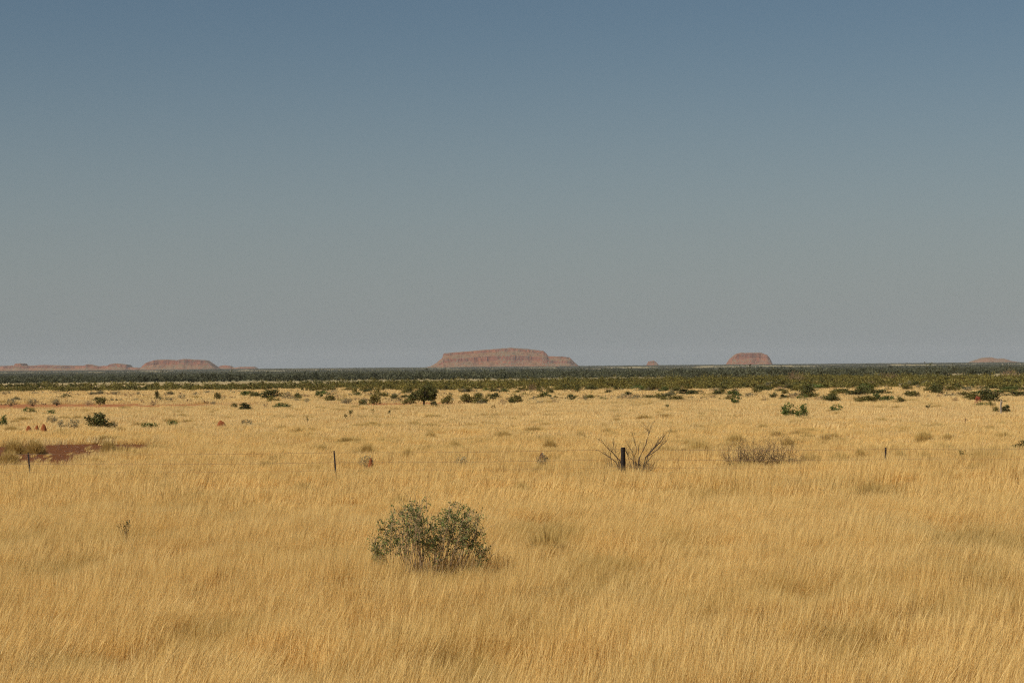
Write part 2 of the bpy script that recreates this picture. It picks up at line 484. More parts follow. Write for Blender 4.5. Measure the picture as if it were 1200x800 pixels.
def grass_attrs(rng, x, y, hscale):
    hum = fbm(x / 3.2, y / 5.0, 21, 3)                       # tussocky rise and fall
    big = fbm(x / 14, y / 22, 31, 2)
    tus = fbm(x / 0.8, y / 1.1, 23, 2)
    s = (hscale(y) if callable(hscale) else hscale) * (0.50 + 0.50 * hum + np.interp(y, [56, 64], [0, 1.1]) * (fbm(x / 2.2, y / 4.5, 27, 2) - 0.5) + 0.50 * tus * np.interp(y, [0, 60, 90], [1, 1, 0.8]) + 0.25 * (big - 0.5)) * rng.uniform(0.88, 1.12, len(x))
    oliv = np.clip((fbm(x / 1.9, y / 3.0, 41, 3) - 0.58) * 4.0, 0, 0.8) * np.clip((fbm(x / 9, y / 15, 43, 2) - 0.36) * 4, 0, 1) * np.interp(y, [0, 50, 60], [0.35, 0.5, 1])
    for (cx, cy, rx, ry, st) in BLOBS:
        q = np.exp(-((x - cx) / rx) ** 2 - ((y - cy) / ry) ** 2) * (0.5 + fbm(x / 0.5, y / 0.8, 44, 2))
        oliv = np.maximum(oliv, np.clip(q * st * 2.4, 0, 1.0))
    oliv = np.clip(oliv + rng.uniform(-0.05, 0.12, len(x)), 0, 1)
    s = s * (1 - 0.30 * oliv) * np.interp(y, [0, 56, 62, 69, 73], [1, 1, 1.15, 1.15, 1])
    tiltx = (fbm(x / 6, y / 6, 51, 2) - 0.5) * 0.5
    tilty = (fbm(x / 6, y / 6, 61, 2) - 0.5) * 0.35
    rot = np.stack([tilty, tiltx, rng.uniform(-0.5, 0.5, len(x))], -1)
    pts = np.stack([x, y, H(x, y) - 0.02], -1)
    scl = np.stack([rng.uniform(0.9, 1.15, len(x)), rng.uniform(0.9, 1.15, len(x)), s], -1)
    return pts, rot, scl, oliv

rng = np.random.default_rng(7)
def lay_grass(name, y0, y1, density, variants, hscale, label, margin=4.0, fade=None):
    x, y = scatter_zone(rng, y0, y1, density, margin)
    b = bare_field(x, y)
    keep = b < rng.uniform(-0.08, 0.06, len(x))
    if fade is not None: keep &= rng.uniform(0, 1, len(x)) < fade(x, y)
    x, y = x[keep], y[keep]
    pts, rot, scl, oliv = grass_attrs(rng, x, y, hscale)
    instancer(name, pts, rot, scl, rng.integers(0, len(variants), len(x)), {"olive": oliv}, variants, label)
    return len(x)

n1 = lay_grass("grass", 16, 52, 4.0, grass_variants(10, 100, n=520, radius=0.55, h0=0.42, h1=0.84, w=0.005, lean=(0.20, 0.0), spread=0.14, segs=3), 1.0,
          "tall dry golden grass in the foreground up to the fence")
ramp_in = lambda a_, b_: (lambda x, y: np.clip((y - a_) / (b_ - a_), 0, 1))
def cross(a_, b_, c_, d_): return lambda x, y: np.clip((y - a_) / (b_ - a_), 0, 1) * np.clip((d_ - y) / (d_ - c_), 0, 1)
n2 = lay_grass("grass", 46, 150, 1.55, grass_variants(8, 200, n=460, radius=0.9, h0=0.36, h1=0.68, w=0.011, lean=(0.18, 0.0), spread=0.16, segs=2), lambda y: np.interp(y, [76, 95, 150], [1, 0.80, 0.62]),
          "dry golden grass round and behind the wire fence", fade=cross(46, 54, 95, 150))
n3 = lay_grass("grass", 88, 270, 0.50, grass_variants(8, 300, mat=M_GRASS_PALE, n=600, radius=1.7, h0=0.24, h1=0.42, w=0.019, lean=(0.15, 0.0), spread=0.18, segs=2), 1.0,
          "pale dry grass across the middle of the plain", fade=cross(88, 140, 225, 270))
n4 = lay_grass("grass", 215, 470, 0.15, grass_variants(6, 400, mat=M_GRASS_PALE, n=600, radius=3.0, h0=0.18, h1=0.34, w=0.036, lean=(0.12, 0.0), spread=0.2, segs=2), 1.0,
          "pale dry grass at the far edge of the plain", margin=10, fade=cross(215, 255, 460, 470))
# short dry tufts on the bare ground
x = np.concatenate([rng.uniform(-28, -17, 900), rng.uniform(-75, 0, 700)]); y = np.concatenate([rng.uniform(80, 114, 900), rng.uniform(196, 256, 700)])
b = bare_field(x, y); k = (b > 0) & (rng.uniform(0, 1, len(x)) < np.where(y < 120, np.clip((x + 25) / 22, 0.01, 0.12), 0.25)); x, y = x[k], y[k]
v_t = []
for q in range(4):
    v_, f_, t_ = blades(np.random.default_rng(900 + q), 60, 0.22, 0.12, 0.28, 0.02, spread=0.4)
    v_t.append(mesh_np("tuft", v_, f_, [M_GRASS], {"tone": t_}))
pts, rot, scl, oliv = grass_attrs(rng, x, y, 1.0)
instancer("dry_tufts", pts, rot, scl, rng.integers(0, 4, len(x)), {"olive": oliv * 0}, v_t, "short dry tufts growing on the bare red earth")
print("GRASS", n1, n2, n3, n4)

# stones on the pan
def stones(name, cx, cy, hw, hd, n, size, mat, label):
    r = np.random.default_rng(5)
    x = r.uniform(cx - hw, cx + hw, n); y = r.uniform(cy - hd, cy + hd, n)
    k = bare_field(x, y) > 0; x, y = x[k], y[k]; n = len(x)
    s = size * r.uniform(0.4, 1.5, n) ** 2
    tpl = np.array([[1, 0, 0], [0, 1, 0], [-1, 0, 0], [0, -1, 0], [0, 0, 0.7], [0, 0, -0.3]], float)
    v = tpl[None] * s[:, None, None] * r.uniform(0.6, 1.3, (n, 6, 1)) + np.stack([x, y, H(x, y) + 0.02], -1)[:, None]
    ft = np.array([[0, 1, 4], [1, 2, 4], [2, 3, 4], [3, 0, 4], [1, 0, 5], [2, 1, 5], [3, 2, 5], [0, 3, 5]])
    f = (ft[None] + (np.arange(n) * 6)[:, None, None]).reshape(-1, 3)
    tag(obj(name, mesh_np(name, v.reshape(-1, 3), f, [mat])), label, kind="stuff")
stones("gravel", -22.6, 97, 9, 20, 5000, 0.035, M_STONE, "dark red gravel scattered over the earth pan")

# ------------------------------------------------------------------ plant builders
def tubes(lines, sides=5):
    """polylines [(points, radii)] -> verts, quads"""
    V, Fc, off = [], [], 0
    for pts, rad in lines:
        pts = np.asarray(pts, float); rad = np.asarray(rad, float)
        n = len(pts)
        t = np.gradient(pts, axis=0); t /= np.linalg.norm(t, axis=1, keepdims=True) + 1e-9
        ref = np.where(np.abs(t[:, 2:3]) > 0.9, np.array([[1.0, 0, 0]]), np.array([[0, 0, 1.0]]))
        u = np.cross(t, ref); u /= np.linalg.norm(u, axis=1, keepdims=True) + 1e-9
        w = np.cross(t, u)
        a = np.arange(sides) * 2 * np.pi / sides
        ring = pts[:, None] + rad[:, None, None] * (np.cos(a)[None, :, None] * u[:, None] + np.sin(a)[None, :, None] * w[:, None])
        V.append(ring.reshape(-1, 3))
        for i in range(n - 1):
            for j in range(sides):
                Fc.append((off + i * sides + j, off + i * sides + (j + 1) % sides, off + (i + 1) * sides + (j + 1) % sides, off + (i + 1) * sides + j))
        off += n * sides
    return np.concatenate(V), np.array(Fc)

def grow(rng, p, d, length, r, depth, lines, tips, wob=0.25, kids=(2, 4), shrink=0.68, up=0.12):
    n = 4
    pts, rad = [p], [r]
    q, dd = np.array(p, float), np.array(d, float)
    for i in range(n):
        dd = dd + rng.normal(0, wob, 3) * 0.5 + np.array([0, 0, up]) * 0.3
        dd /= np.linalg.norm(dd)
        q = q + dd * length / n
        pts.append(q.copy()); rad.append(r * (1 - 0.55 * (i + 1) / n))
    lines.append((pts, rad))
    if depth == 0:
        tips.append((q, dd)); return
    for _ in range(rng.integers(kids[0], kids[1])):
        i = rng.integers(2, n + 1)
        nd = dd + rng.normal(0, 0.55, 3); nd[2] += up; nd /= np.linalg.norm(nd)
        grow(rng, pts[i], nd, length * shrink * rng.uniform(0.75, 1.2), rad[i] * 0.75, depth - 1, lines, tips, wob, kids, shrink, up)

def leaf_quads(rng, centres, size, aspect=0.55, dirs=None, upright=0.0):
    n = len(centres)
    a = rng.normal(0, 1, (n, 3)); a[:, 2] += upright
    if dirs is not None: a = dirs + rng.normal(0, 0.45, (n, 3))
    a /= np.linalg.norm(a, axis=1, keepdims=True)
    b = np.cross(a, rng.normal(0, 1, (n, 3))); b /= np.linalg.norm(b, axis=1, keepdims=True)
    s = (size * rng.uniform(0.6, 1.35, n))[:, None]
    c = np.asarray(centres)
    v = np.stack([c, c + a * s * 0.5 + b * s * aspect * 0.5, c + a * s, c + a * s * 0.5 - b * s * aspect * 0.5], 1).reshape(-1, 3)
    f = np.arange(n * 4).reshape(n, 4)
    return v, f, np.repeat(np.clip(rng.normal(0.45, 0.25, n), 0, 1), 4)

def crown_points(rng, n, w, d, h, z0, clumps, spread, flat=1.0):
    """leaf positions in uneven clumps through a low dome"""
    c = []
    while len(c) < clumps:
        p = rng.uniform(-1, 1, 3); p[2] = rng.uniform(0, 1)
        q = math.sqrt(p[0] ** 2 + p[1] ** 2 + p[2] ** 2)
        if 0.35 < q < 1.0: c.append((p[0] * w / 2, p[1] * d / 2, z0 + p[2] * h * flat))
    c = np.array(c)
    sz = rng.uniform(0.5, 1.3, clumps)
    k = rng.integers(0, clumps, n)
    g = rng.normal(0, 1, (n, 3)); g /= np.linalg.norm(g, axis=1, keepdims=True)
    g *= rng.uniform(0, 1, (n, 1)) ** 0.4
    p = c[k] + g * spread * sz[k][:, None] * np.array([1, 1, 0.8])
    p[:, 2] = np.maximum(p[:, 2], 0.02)
    return p

SHRUB_LIB = {}
def shrub_meshes(kind, variant):
    """unit shrub: about 1 m wide, 1 m deep, 1 m tall"""
    key = (kind, variant)
    if key in SHRUB_LIB: return SHRUB_LIB[key]
    r = np.random.default_rng(1000 + 37 * variant + sum(map(ord, kind)))
    lines, tips = [], []
    nst = {'dark': 7, 'green': 7, 'olive': 8, 'grey': 9, 'rust': 9, 'red': 4}[kind]
    for s in range(nst):
        a = r.uniform(0, 2 * np.pi); t = r.uniform(0.2, 0.8)
        grow(r, np.array([0.05 * math.cos(a), 0.05 * math.sin(a), 0.0]), np.array([math.cos(a) * t, math.sin(a) * t, 0.8]), 0.34, 0.020, 2, lines, tips, up=0.05)
    tp = np.array([t[0] for t in tips])
    n = {'dark': 1100, 'green': 800, 'olive': 900, 'grey': 420, 'rust': 500, 'red': 420}[kind]
    spread = {'dark': 0.20, 'green': 0.15, 'olive': 0.18, 'grey': 0.14, 'rust': 0.15, 'red': 0.14}[kind]
    ci = r.integers(0, len(tp), n // 2)
    p1 = tp[ci] + r.normal(0, 0.05, (n // 2, 3))
    lim = np.abs(p1[:, :2]).max(axis=1) < 0.6
    p2 = crown_points(r, n - n // 2, 0.75, 0.75, 0.62, 0.16, 12, spread)
    p = np.concatenate([p1[lim], p2])
    p[:, 2] = np.clip(p[:, 2], 0.02, 1.08)
    ls = {'dark': 0.085, 'green': 0.085, 'olive': 0.085, 'grey': 0.06, 'rust': 0.05, 'red': 0.075}[kind]
    v, f, t = leaf_quads(r, p, ls, 0.6, upright=0.5)
    fol = mesh_np("foliage", v, f, [M_LEAF[kind]], {"tone": t})
    tv, tf = tubes(lines, 4)
    tv[:, :2] = np.clip(tv[:, :2], -0.55, 0.55)
    stem = mesh_np("stem", tv, tf, [M_TWIG if kind != 'rust' else M_TWIG_PALE])
    SHRUB_LIB[key] = (fol, stem)
    return SHRUB_LIB[key]

def place_shrub(kind, px, py, wpx, hpx, label, group=None, zc=0.38, cat="shrub", name="shrub", variant=None, k=[0]):
    k[0] += 1
    r = random.Random(k[0] * 7 + 3)
    p = at(px, py, zc)
    s = F / p.y
    vis = hpx / s
    w = wpx / s * 1.18
    h = (vis + zc * 0.8) * 1.35
    d = max(w * 0.7, min(w, h * 1.4))
    fol, stem = shrub_meshes(kind, r.randrange(4) if variant is None else variant)
    root = empty(name, p, r.uniform(-0.5, 0.5) + (math.pi if r.random() < 0.5 else 0), (w * 1.05, d, h * 1.02))
    obj("foliage", fol, root); obj("stem", stem, root)
    tag(root, label, cat, group)
    return root

# ------------------------------------------------------------------ hero bush in the foreground
def hero_bush():
    r = np.random.default_rng(11)
    base = at(507, 648, 0.72); base.z -= 0.11
    D = base.y
    s = F / D
    root = empty("bush", base)
    tag(root, "wide leafy grey green bush standing alone in the foreground grass", "bush")
    lines, leafp, leafd = [], [], []
    def top(u):      # crown top height at u metres from the centre, from the two lobed outline
        return np.interp(u, [-1.05, -0.95, -0.75, -0.45, -0.2, -0.02, 0.12, 0.3, 0.5, 0.7, 0.9, 1.05],
                         [1.15, 1.40, 1.62, 1.76, 1.80, 1.55, 1.62, 1.77, 1.73, 1.62, 1.45, 1.2]) - 0.03
    for i in range(135):
        u = r.uniform(-1.08, 1.08); v = r.uniform(-0.6, 0.6) * math.sqrt(max(0.1, 1 - u * u * 0.8))
        inner = r.uniform(0, 1) ** 1.5
        z = top(u) * (1 - 0.36 * inner) - 0.25 * v * v
        tgt = np.array([u, v, z])
        st = np.array([-0.1 + u * 0.50 + r.normal(0, 0.12), v * 0.4, 0.0])
        mid = (st + tgt) / 2 + np.array([u * 0.05 - 0.06, 0, r.uniform(-0.05, 0.1)]) + r.normal(0, 0.07, 3)
        tt = np.linspace(0, 1, 8)[:, None]
        pts = (1 - tt) ** 2 * st + 2 * tt * (1 - tt) * mid + tt ** 2 * tgt
        pts[1:] += r.normal(0, 0.012, (7, 3))
        r0 = r.uniform(0.004, 0.011)
        lines.append((pts, np.linspace(r0, 0.002, 8)))
        bare = r.uniform() < 0.15
        for j in range(r.integers(4, 9)):
            k = r.uniform(0.62, 1.0)
            q = (1 - k) ** 2 * st + 2 * k * (1 - k) * mid + k ** 2 * tgt
            dd = np.array([r.normal(0, 0.8), r.normal(0, 0.8), 0.75]); dd /= np.linalg.norm(dd)
            L = r.uniform(0.08, 0.26)
            sp = [q, q + dd * L * 0.5 + r.normal(0, 0.012, 3), q + dd * L]
            lines.append((sp, [0.0035, 0.0025, 0.0012]))
            m = r.integers(7, 17)
            if bare or r.uniform() < 0.1: continue          # a few bare twigs
            kk = r.uniform(0.1, 1.08, m)[:, None]
            leafp.append(q + dd * L * kk + r.normal(0, 0.014, (m, 3)))
            leafd.append(np.tile(dd * 0.5, (m, 1)) + r.normal(0, 0.7, (m, 3)))
    for u, z in ((-0.62, 1.72), (-0.33, 1.98), (-0.42, 1.96), (-0.12, 1.98), (-0.25, 1.93), (0.36, 1.95), (0.52, 1.86), (-0.55, 1.85)):   # bare twigs on top
        lines.append(([np.array([u * 0.7, 0.05, 1.2]), np.array([u * 0.9, 0.05, z - 0.2]), np.array([u, 0.04, z - 0.06])], [0.006, 0.004, 0.002]))
    tv, tf = tubes(lines, 4)
    obj("branches", mesh_np("branches", tv, tf, [M_BARK]), root)
    v, f, t = leaf_quads(r, np.concatenate(leafp), 0.040, 0.5, np.concatenate(leafd))
    obj("foliage", mesh_np("foliage", v, f, [M_LEAF['bluegreen']], {"tone": t}), root)
hero_bush()

# ------------------------------------------------------------------ the lone tree
def lone_tree():
    r = np.random.default_rng(21)
    p = at(497, 474.5, 0.35)
    root = empty("tree", p)
    tag(root, "small round dark green tree on short trunk beyond the grass, tallest plant on the plain", "tree")
    lines, tips = [], []
    lines.append(([np.array([0, 0, -0.1]), np.array([-0.03, 0, 0.4]), np.array([0.02, 0.02, 0.85])], [0.12, 0.10, 0.085]))
    for i in range(8):
        a = r.uniform(0, 2 * np.pi); t = r.uniform(0.4, 1.0)
        grow(r, np.array([0.0, 0.0, r.uniform(0.6, 0.85)]), np.array([math.cos(a) * t, math.sin(a) * t, 0.8]), 0.85, 0.055, 2, lines, tips, up=0.1)
    tv, tf = tubes(lines, 6)
    obj("trunk", mesh_np("trunk", tv, tf, [M_BARK_DARK]), root)
    pts = crown_points(r, 5200, 2.3, 2.2, 1.75, 0.85, 46, 0.36)
    k = (pts[:, 0] / 1.42) ** 2 + (pts[:, 1] / 1.4) ** 2 + ((pts[:, 2] - 1.65) / 1.12) ** 2 < 1.0
    pts = pts[k]
    low = crown_points(r, 600, 0.9, 0.7, 0.7, 1.2, 8, 0.2) + np.array([-1.15, 0, -0.35])
    v, f, t = leaf_quads(r, np.concatenate([pts, low]), 0.14, 0.55)
    obj("crown", mesh_np("crown", v, f, [M_LEAF['dark']], {"tone": t}), root)
lone_tree()

# ------------------------------------------------------------------ dead bush round the wooden post
def dead_bush():
    r = np.random.default_rng(31)
    D = 71.6
    base = at(742, 547, 0.0); sc = D / base.y
    base = Vector((base.x * sc, D, float(H(base.x * sc, D))))
    s = F / D
    root = empty("dead_bush", base)
    tag(root, "leafless dead bush with long bare forking branches behind the thick wooden fence post", "dead bush")
    def L(px, py): return np.array([(px - 742) / s, 0.0, CAM_Z - (py - horizon(px)) / s - base.z])
    paths = [([(746, 546), (750, 536), (758, 520), (761, 509), (763, 503), (765, 499)], 0.024), ([(761, 509), (759, 500)], 0.01),
             ([(752, 545), (757, 536), (768, 525), (777, 516), (781, 510)], 0.030), ([(753, 546), (760, 534), (772, 526), (780, 518), (783, 512)], 0.020),
             ([(757, 536), (764, 527), (771, 520), (776, 511)], 0.014),
             ([(736, 548), (727, 540), (718, 530), (710, 522), (706, 517)], 0.022), ([(733, 549), (722, 541), (712, 534), (704, 529)], 0.020),
             ([(720, 541), (716, 532), (719, 525), (720, 518)], 0.012), ([(745, 546), (743, 536), (738, 524), (734, 516)], 0.014),
             ([(748, 546), (744, 534), (746, 524), (743, 515)], 0.012), ([(741, 548), (737, 538), (736, 532)], 0.012),
             ([(751, 546), (748, 534), (750, 522)], 0.010), ([(746, 547), (742, 540), (737, 534), (732, 526)], 0.014),
             ([(730, 548), (724, 538), (722, 530)], 0.010), ([(765, 533), (760, 540), (756, 546)], 0.012)]
    lines, tips = [], []
    for path, r0 in paths:
        pts = [L(*q) for q in path]
        dep = r.uniform(-0.35, 0.45)
        for i, q in enumerate(pts): q[1] = 0.15 + dep * i / len(pts); q += r.normal(0, 0.006, 3)
        if path[0][1] > 540: pts[0][2] = -0.03
        fine = []
        for a, b in zip(pts[:-1], pts[1:]):
            fine += [a, (a + b) / 2 + r.normal(0, 0.012, 3)]
        fine.append(pts[-1])
        lines.append((fine, np.linspace(r0, r0 * 0.35, len(fine))))
        for _ in range(5):
            i = r.integers(len(fine) // 3, len(fine))
            d = fine[-1] - fine[0] + r.normal(0, 0.35, 3); d /= np.linalg.norm(d)
            grow(r, fine[i], d, r.uniform(0.12, 0.34), 0.007, 1, lines, tips, kids=(1, 3))
    for i in range(110):
        x = r.uniform(-1.0, 0.75)
        d = np.array([x * 0.7, r.normal(0, 0.4), 0.9]); d /= np.linalg.norm(d)
        grow(r, np.array([x * 0.7, 0.15 + r.normal(0, 0.15), 0.1]), d, r.uniform(0.35, 0.62), 0.008, 1, lines, tips, kids=(1, 3))
    tv, tf = tubes(lines, 5)
    obj("branches", mesh_np("branches", tv, tf, [M_BARK_DARK]), root)
dead_bush()

def bare_shrub(px, py, wpx, hpx, label, seed, zc=0.5, dens=1.0, leaves=0.3, mat=None, trunks=((-0.08, 0.26), (0.14, -0.12)), leafkind='rust', name="bare_shrub", cat="shrub", group=None, flat=1.0):
    r = np.random.default_rng(seed)
    p = at(px, py, zc); s = F / p.y
    w, h = wpx / s, hpx / s + zc * 0.8
    root = empty(name, p)
    tag(root, label, cat, group)
    lines, tips = [], []
    for (tx, lean) in trunks:
        for i in range(int(7 * dens)):
            a = r.uniform(0, 2 * np.pi)
            d = np.array([math.cos(a) * 0.9 + lean, math.sin(a) * 0.6, r.uniform(0.35, 1.0) * flat]); d /= np.linalg.norm(d)
            grow(r, np.array([tx * w, 0, 0.0]), d, 0.45, 0.019, 3, lines, tips, wob=0.3, kids=(2, 4), shrink=0.72, up=0.05)
    tv, tf = tubes(lines, 4)
    ext = np.percentile(np.abs(tv[:, 0]), 92); top = np.percentile(tv[:, 2], 98.5)
    tv[:, 0] *= w / 2 / ext; tv[:, 1] *= w / 2 / ext * 0.8; tv[:, 2] *= h / top
    obj("branches", mesh_np("branches", tv, tf, [mat or M_TWIG]), root)
    tp = np.array([t[0] for t in tips]) * np.array([w / 2 / ext, w / 2 / ext * 0.8, h / top])
    n = int(len(tp) * leaves * 6)
    if n:
        c = tp[r.integers(0, len(tp), n)] + r.normal(0, 0.04, (n, 3))
        v, f, t = leaf_quads(r, c, 0.035 * max(1, p.y / 90), 0.6)
        obj("dry_leaves", mesh_np("dry_leaves", v, f, [M_LEAF[leafkind]], {"tone": t}), root)
    return root
bare_shrub(890, 543, 84, 34, "wide tangled brown shrub almost without leaves in the grass right of the thick post", 41, zc=0.42, dens=2.0, leaves=0.8, trunks=((-0.06, 0.35), (0.13, -0.15), (-0.25, -0.3), (0.3, 0.3)), flat=0.75)

# ------------------------------------------------------------------ fence
def fence():
    root = empty("fence", (0, 70, 0))
    tag(root, "three wire cattle fence on thin dark posts crossing the tall grass", "fence")
    def put(px, top_py):
        d = 70.4 - (px - 600) * 0.0020
        q = ray(px, top_py)
        return Vector((q.x * d, d, CAM_Z + q.z * d))
    posts = []
    pxs = [(-640, 530.5, 1), (-310, 531, 1), (33, 530, -0.9), (391.5, 528, -0.7), (730, 524, 0), (1038, 524, 0.5), (1395, 521.5, 0.2), (1720, 519, -0.3)]
    for px, py, lean in pxs:
        t = put(px, py)
        posts.append((t, lean, px))
    def steel(t, lean):
        g = float(H(t.x, t.y))
        hh = t.z - g + 0.3
        w = 0.028
        sec = [(-w, -0.004), (w, -0.004), (w, 0.004), (0.004, 0.004), (0.004, 0.034), (-0.004, 0.034), (-0.004, 0.004), (-w, 0.004)]
        lx = lean * 0.09
        v = []
        for z in (-0.3, hh - 0.3):        # the foot stands aside of the head: the post leans
            for a, b in sec: v.append((a - lx * (1.5 if z < 0 else 0.0), b, z))
        n = len(sec)
        me = bpy.data.meshes.new("post")
        fs = [(i, (i + 1) % n, n + (i + 1) % n, n + i) for i in range(n)] + [tuple(range(n, 2 * n)), tuple(range(n - 1, -1, -1))]
        me.from_pydata(v, [], fs); me.materials.append(M_IRON)
        return obj("post", me, root, (t.x, t.y - 70, g))
    def wood(t):
        g = float(H(t.x, t.y)); hh = t.z - g
        r = np.random.default_rng(3)
        V, rr = [], 14
        levels = [-0.4, 0.0, 0.3, 0.6, 0.85, hh - 0.03, hh, hh + 0.002]
        rad = [0.085, 0.083, 0.08, 0.078, 0.077, 0.076, 0.070, 0.001]
        for z, q in zip(levels, rad):
            for k in range(rr):
                a = 2 * math.pi * k / rr
                w_ = 1 + 0.05 * math.sin(3 * a + 1) + 0.03 * math.sin(7 * a)
                V.append((q * w_ * math.cos(a), q * w_ * math.sin(a), z))
        fs = [(i * rr + k, i * rr + (k + 1) % rr, (i + 1) * rr + (k + 1) % rr, (i + 1) * rr + k) for i in range(len(levels) - 1) for k in range(rr)]
        me = bpy.data.meshes.new("wooden_post"); me.from_pydata(V, [], fs); me.materials.append(M_POST)
        o = obj("wooden_post", me, root, (t.x, t.y - 70, g)); o["label"] = "thick round charred wooden strainer post"
        return o
    for t, lean, px in posts:
        if px == 730: wood(t)
        else: steel(t, lean)
    for dz in (0.06, 0.40, 0.68):
        pts = []
        for (a, _, pa), (b, _, pb) in zip(posts[:-1], posts[1:]):
            for k in range(8):
                u = k / 8
                q = a.lerp(b, u) - Vector((0, 0.03, 0))
                sag = 4 * u * (1 - u) * 0.035
                pts.append((q.x, q.y - 70, q.z - dz - sag))
        q = posts[-1][0]; pts.append((q.x, q.y - 70 - 0.03, q.z - dz))
        v, f = tubes([(pts, [0.0046] * len(pts))], 4)
        obj("wire", mesh_np("wire", v, f, [M_WIRE]), root)
fence()

# ------------------------------------------------------------------ termite mounds
def termite(px, py, wpx, hpx, label, seed, zc=0.35, group=None):
    r = random.Random(seed)
    p = at(px, py, zc); s = F / p.y
    w, h = wpx / s * 1.45, hpx / s + zc * 0.8
    rows, cols = 12, 16
    humps = [(r.uniform(-0.28, 0.28), r.uniform(-0.2, 0.2), r.uniform(0.6, 0.95), r.uniform(0.16, 0.26)) for _ in range(4)]
    V = []
    for i in range(rows + 1):
        t = i / rows
        rad = (1 - t ** 2.2) ** 0.62
        for j in range(cols):
            a = 2 * math.pi * j / cols
            wob = 1 + 0.16 * math.sin(2 * a + seed) + 0.10 * math.sin(5 * a + seed * 2 + 4 * t) + 0.06 * math.sin(9 * a + 11 * t)
            x_, y_ = 0.5 * rad * wob * math.cos(a), 0.4 * rad * wob * math.sin(a)
            z_ = t
            V.append((x_ + 0.06 * math.sin(3 * t + seed), y_, z_))
    V = [Vector(v) for v in V]
    for hx, hy, hz, hr in humps:
        for v in V:
            dd = (v.x - hx) ** 2 + (v.y - hy) ** 2
            v.z += 0.22 * hz * math.exp(-dd / (hr * hr)) * (1 if v.z > 0.35 else 0)
    mz = max(v.z for v in V)
    V = [(v.x * w, v.y * w, v.z / mz * h) for v in V]
    fs = [(i * cols + j, i * cols + (j + 1) % cols, (i + 1) * cols + (j + 1) % cols, (i + 1) * cols + j) for i in range(rows) for j in range(cols)]
    me = bpy.data.meshes.new("termite_mound"); me.from_pydata(V, [], fs); me.materials.append(M_TERMITE)
    o = obj("termite_mound", me, None, p)
    return tag(o, label, "termite mound", group)
G_T = "orange termite mounds on the plain"
termite(34, 503.5, 6, 6.5, "squat orange termite mound, leftmost of the three close together at the left edge", 1, group=G_T)
termite(43, 501.5, 4.5, 5, "smallest orange termite mound, middle one of the three at the left edge", 2, group=G_T)
termite(51.5, 503.5, 6, 8.5, "tallest pointed orange termite mound, right one of the three at the left edge", 3, group=G_T)
termite(260, 498.5, 9.5, 7.5, "lone dark orange termite mound with a small peak left of the round tree", 4, group=G_T)
termite(433.5, 542, 6, 8.5, "small brown red termite mound under a dull green shrub just behind the fence", 5, 0.45, group=G_T)
termite(634.5, 533, 6.5, 6, "low worn red mound half hidden by grass left of the thick wooden post", 6, 0.45, group=G_T)

# ------------------------------------------------------------------ spinifex hummocks
def hummock_mesh(seed):
    r = np.random.default_rng(seed); n = 1500
    a = r.uniform(0, 2 * np.pi, n); ph = np.arccos(r.uniform(0.05, 1, n))
    d = np.stack([np.sin(ph) * np.cos(a), np.sin(ph) * np.sin(a), np.cos(ph)], -1)
    b = d * np.array([0.3, 0.3, 0.35]); b[:, 2] = np.maximum(b[:, 2] - 0.05, 0)
    lump = 0.85 + 0.3 * fbm(d[:, 0] * 2 + seed, d[:, 1] * 2, seed, 3)
    L = lump * r.uniform(0.75, 1.1, n)
    tip = d * np.array([0.5, 0.5, 1.0]) * L[:, None] + r.normal(0, 0.03, (n, 3))
    tip[:, 2] = np.maximum(tip[:, 2], 0.02)
    w = np.cross(d, r.normal(0, 1, (n, 3))); w /= np.linalg.norm(w, axis=1, keepdims=True); w *= 0.011
    v = np.stack([b - w, b + w, tip], 1).reshape(-1, 3)
    f = np.arange(n * 3).reshape(n, 3)
    return mesh_np("spinifex_hummock", v, f, [M_SPIN], {"tone": np.repeat(np.clip(r.normal(0.5, 0.2, n), 0, 1), 3)})
HUM = [hummock_mesh(50 + k) for k in range(4)]
G_H = "rounded spinifex hummocks in the dry grass"
def hummock(px, py, wpx, hpx, label, zc=0.42):
    r = random.Random(int(px * 3 + py))
    p = at(px, py, zc); s = F / p.y
    w, h = wpx / s * 1.35, hpx / s + zc * 1.1
    o = obj("spinifex_hummock", HUM[r.randrange(4)], None, p)
    o.scale = (w, max(w * 0.8, 0.7), h); o.rotation_euler = (0, 0, r.uniform(0, 6.28))
    return tag(o, label, "grass hummock", G_H)
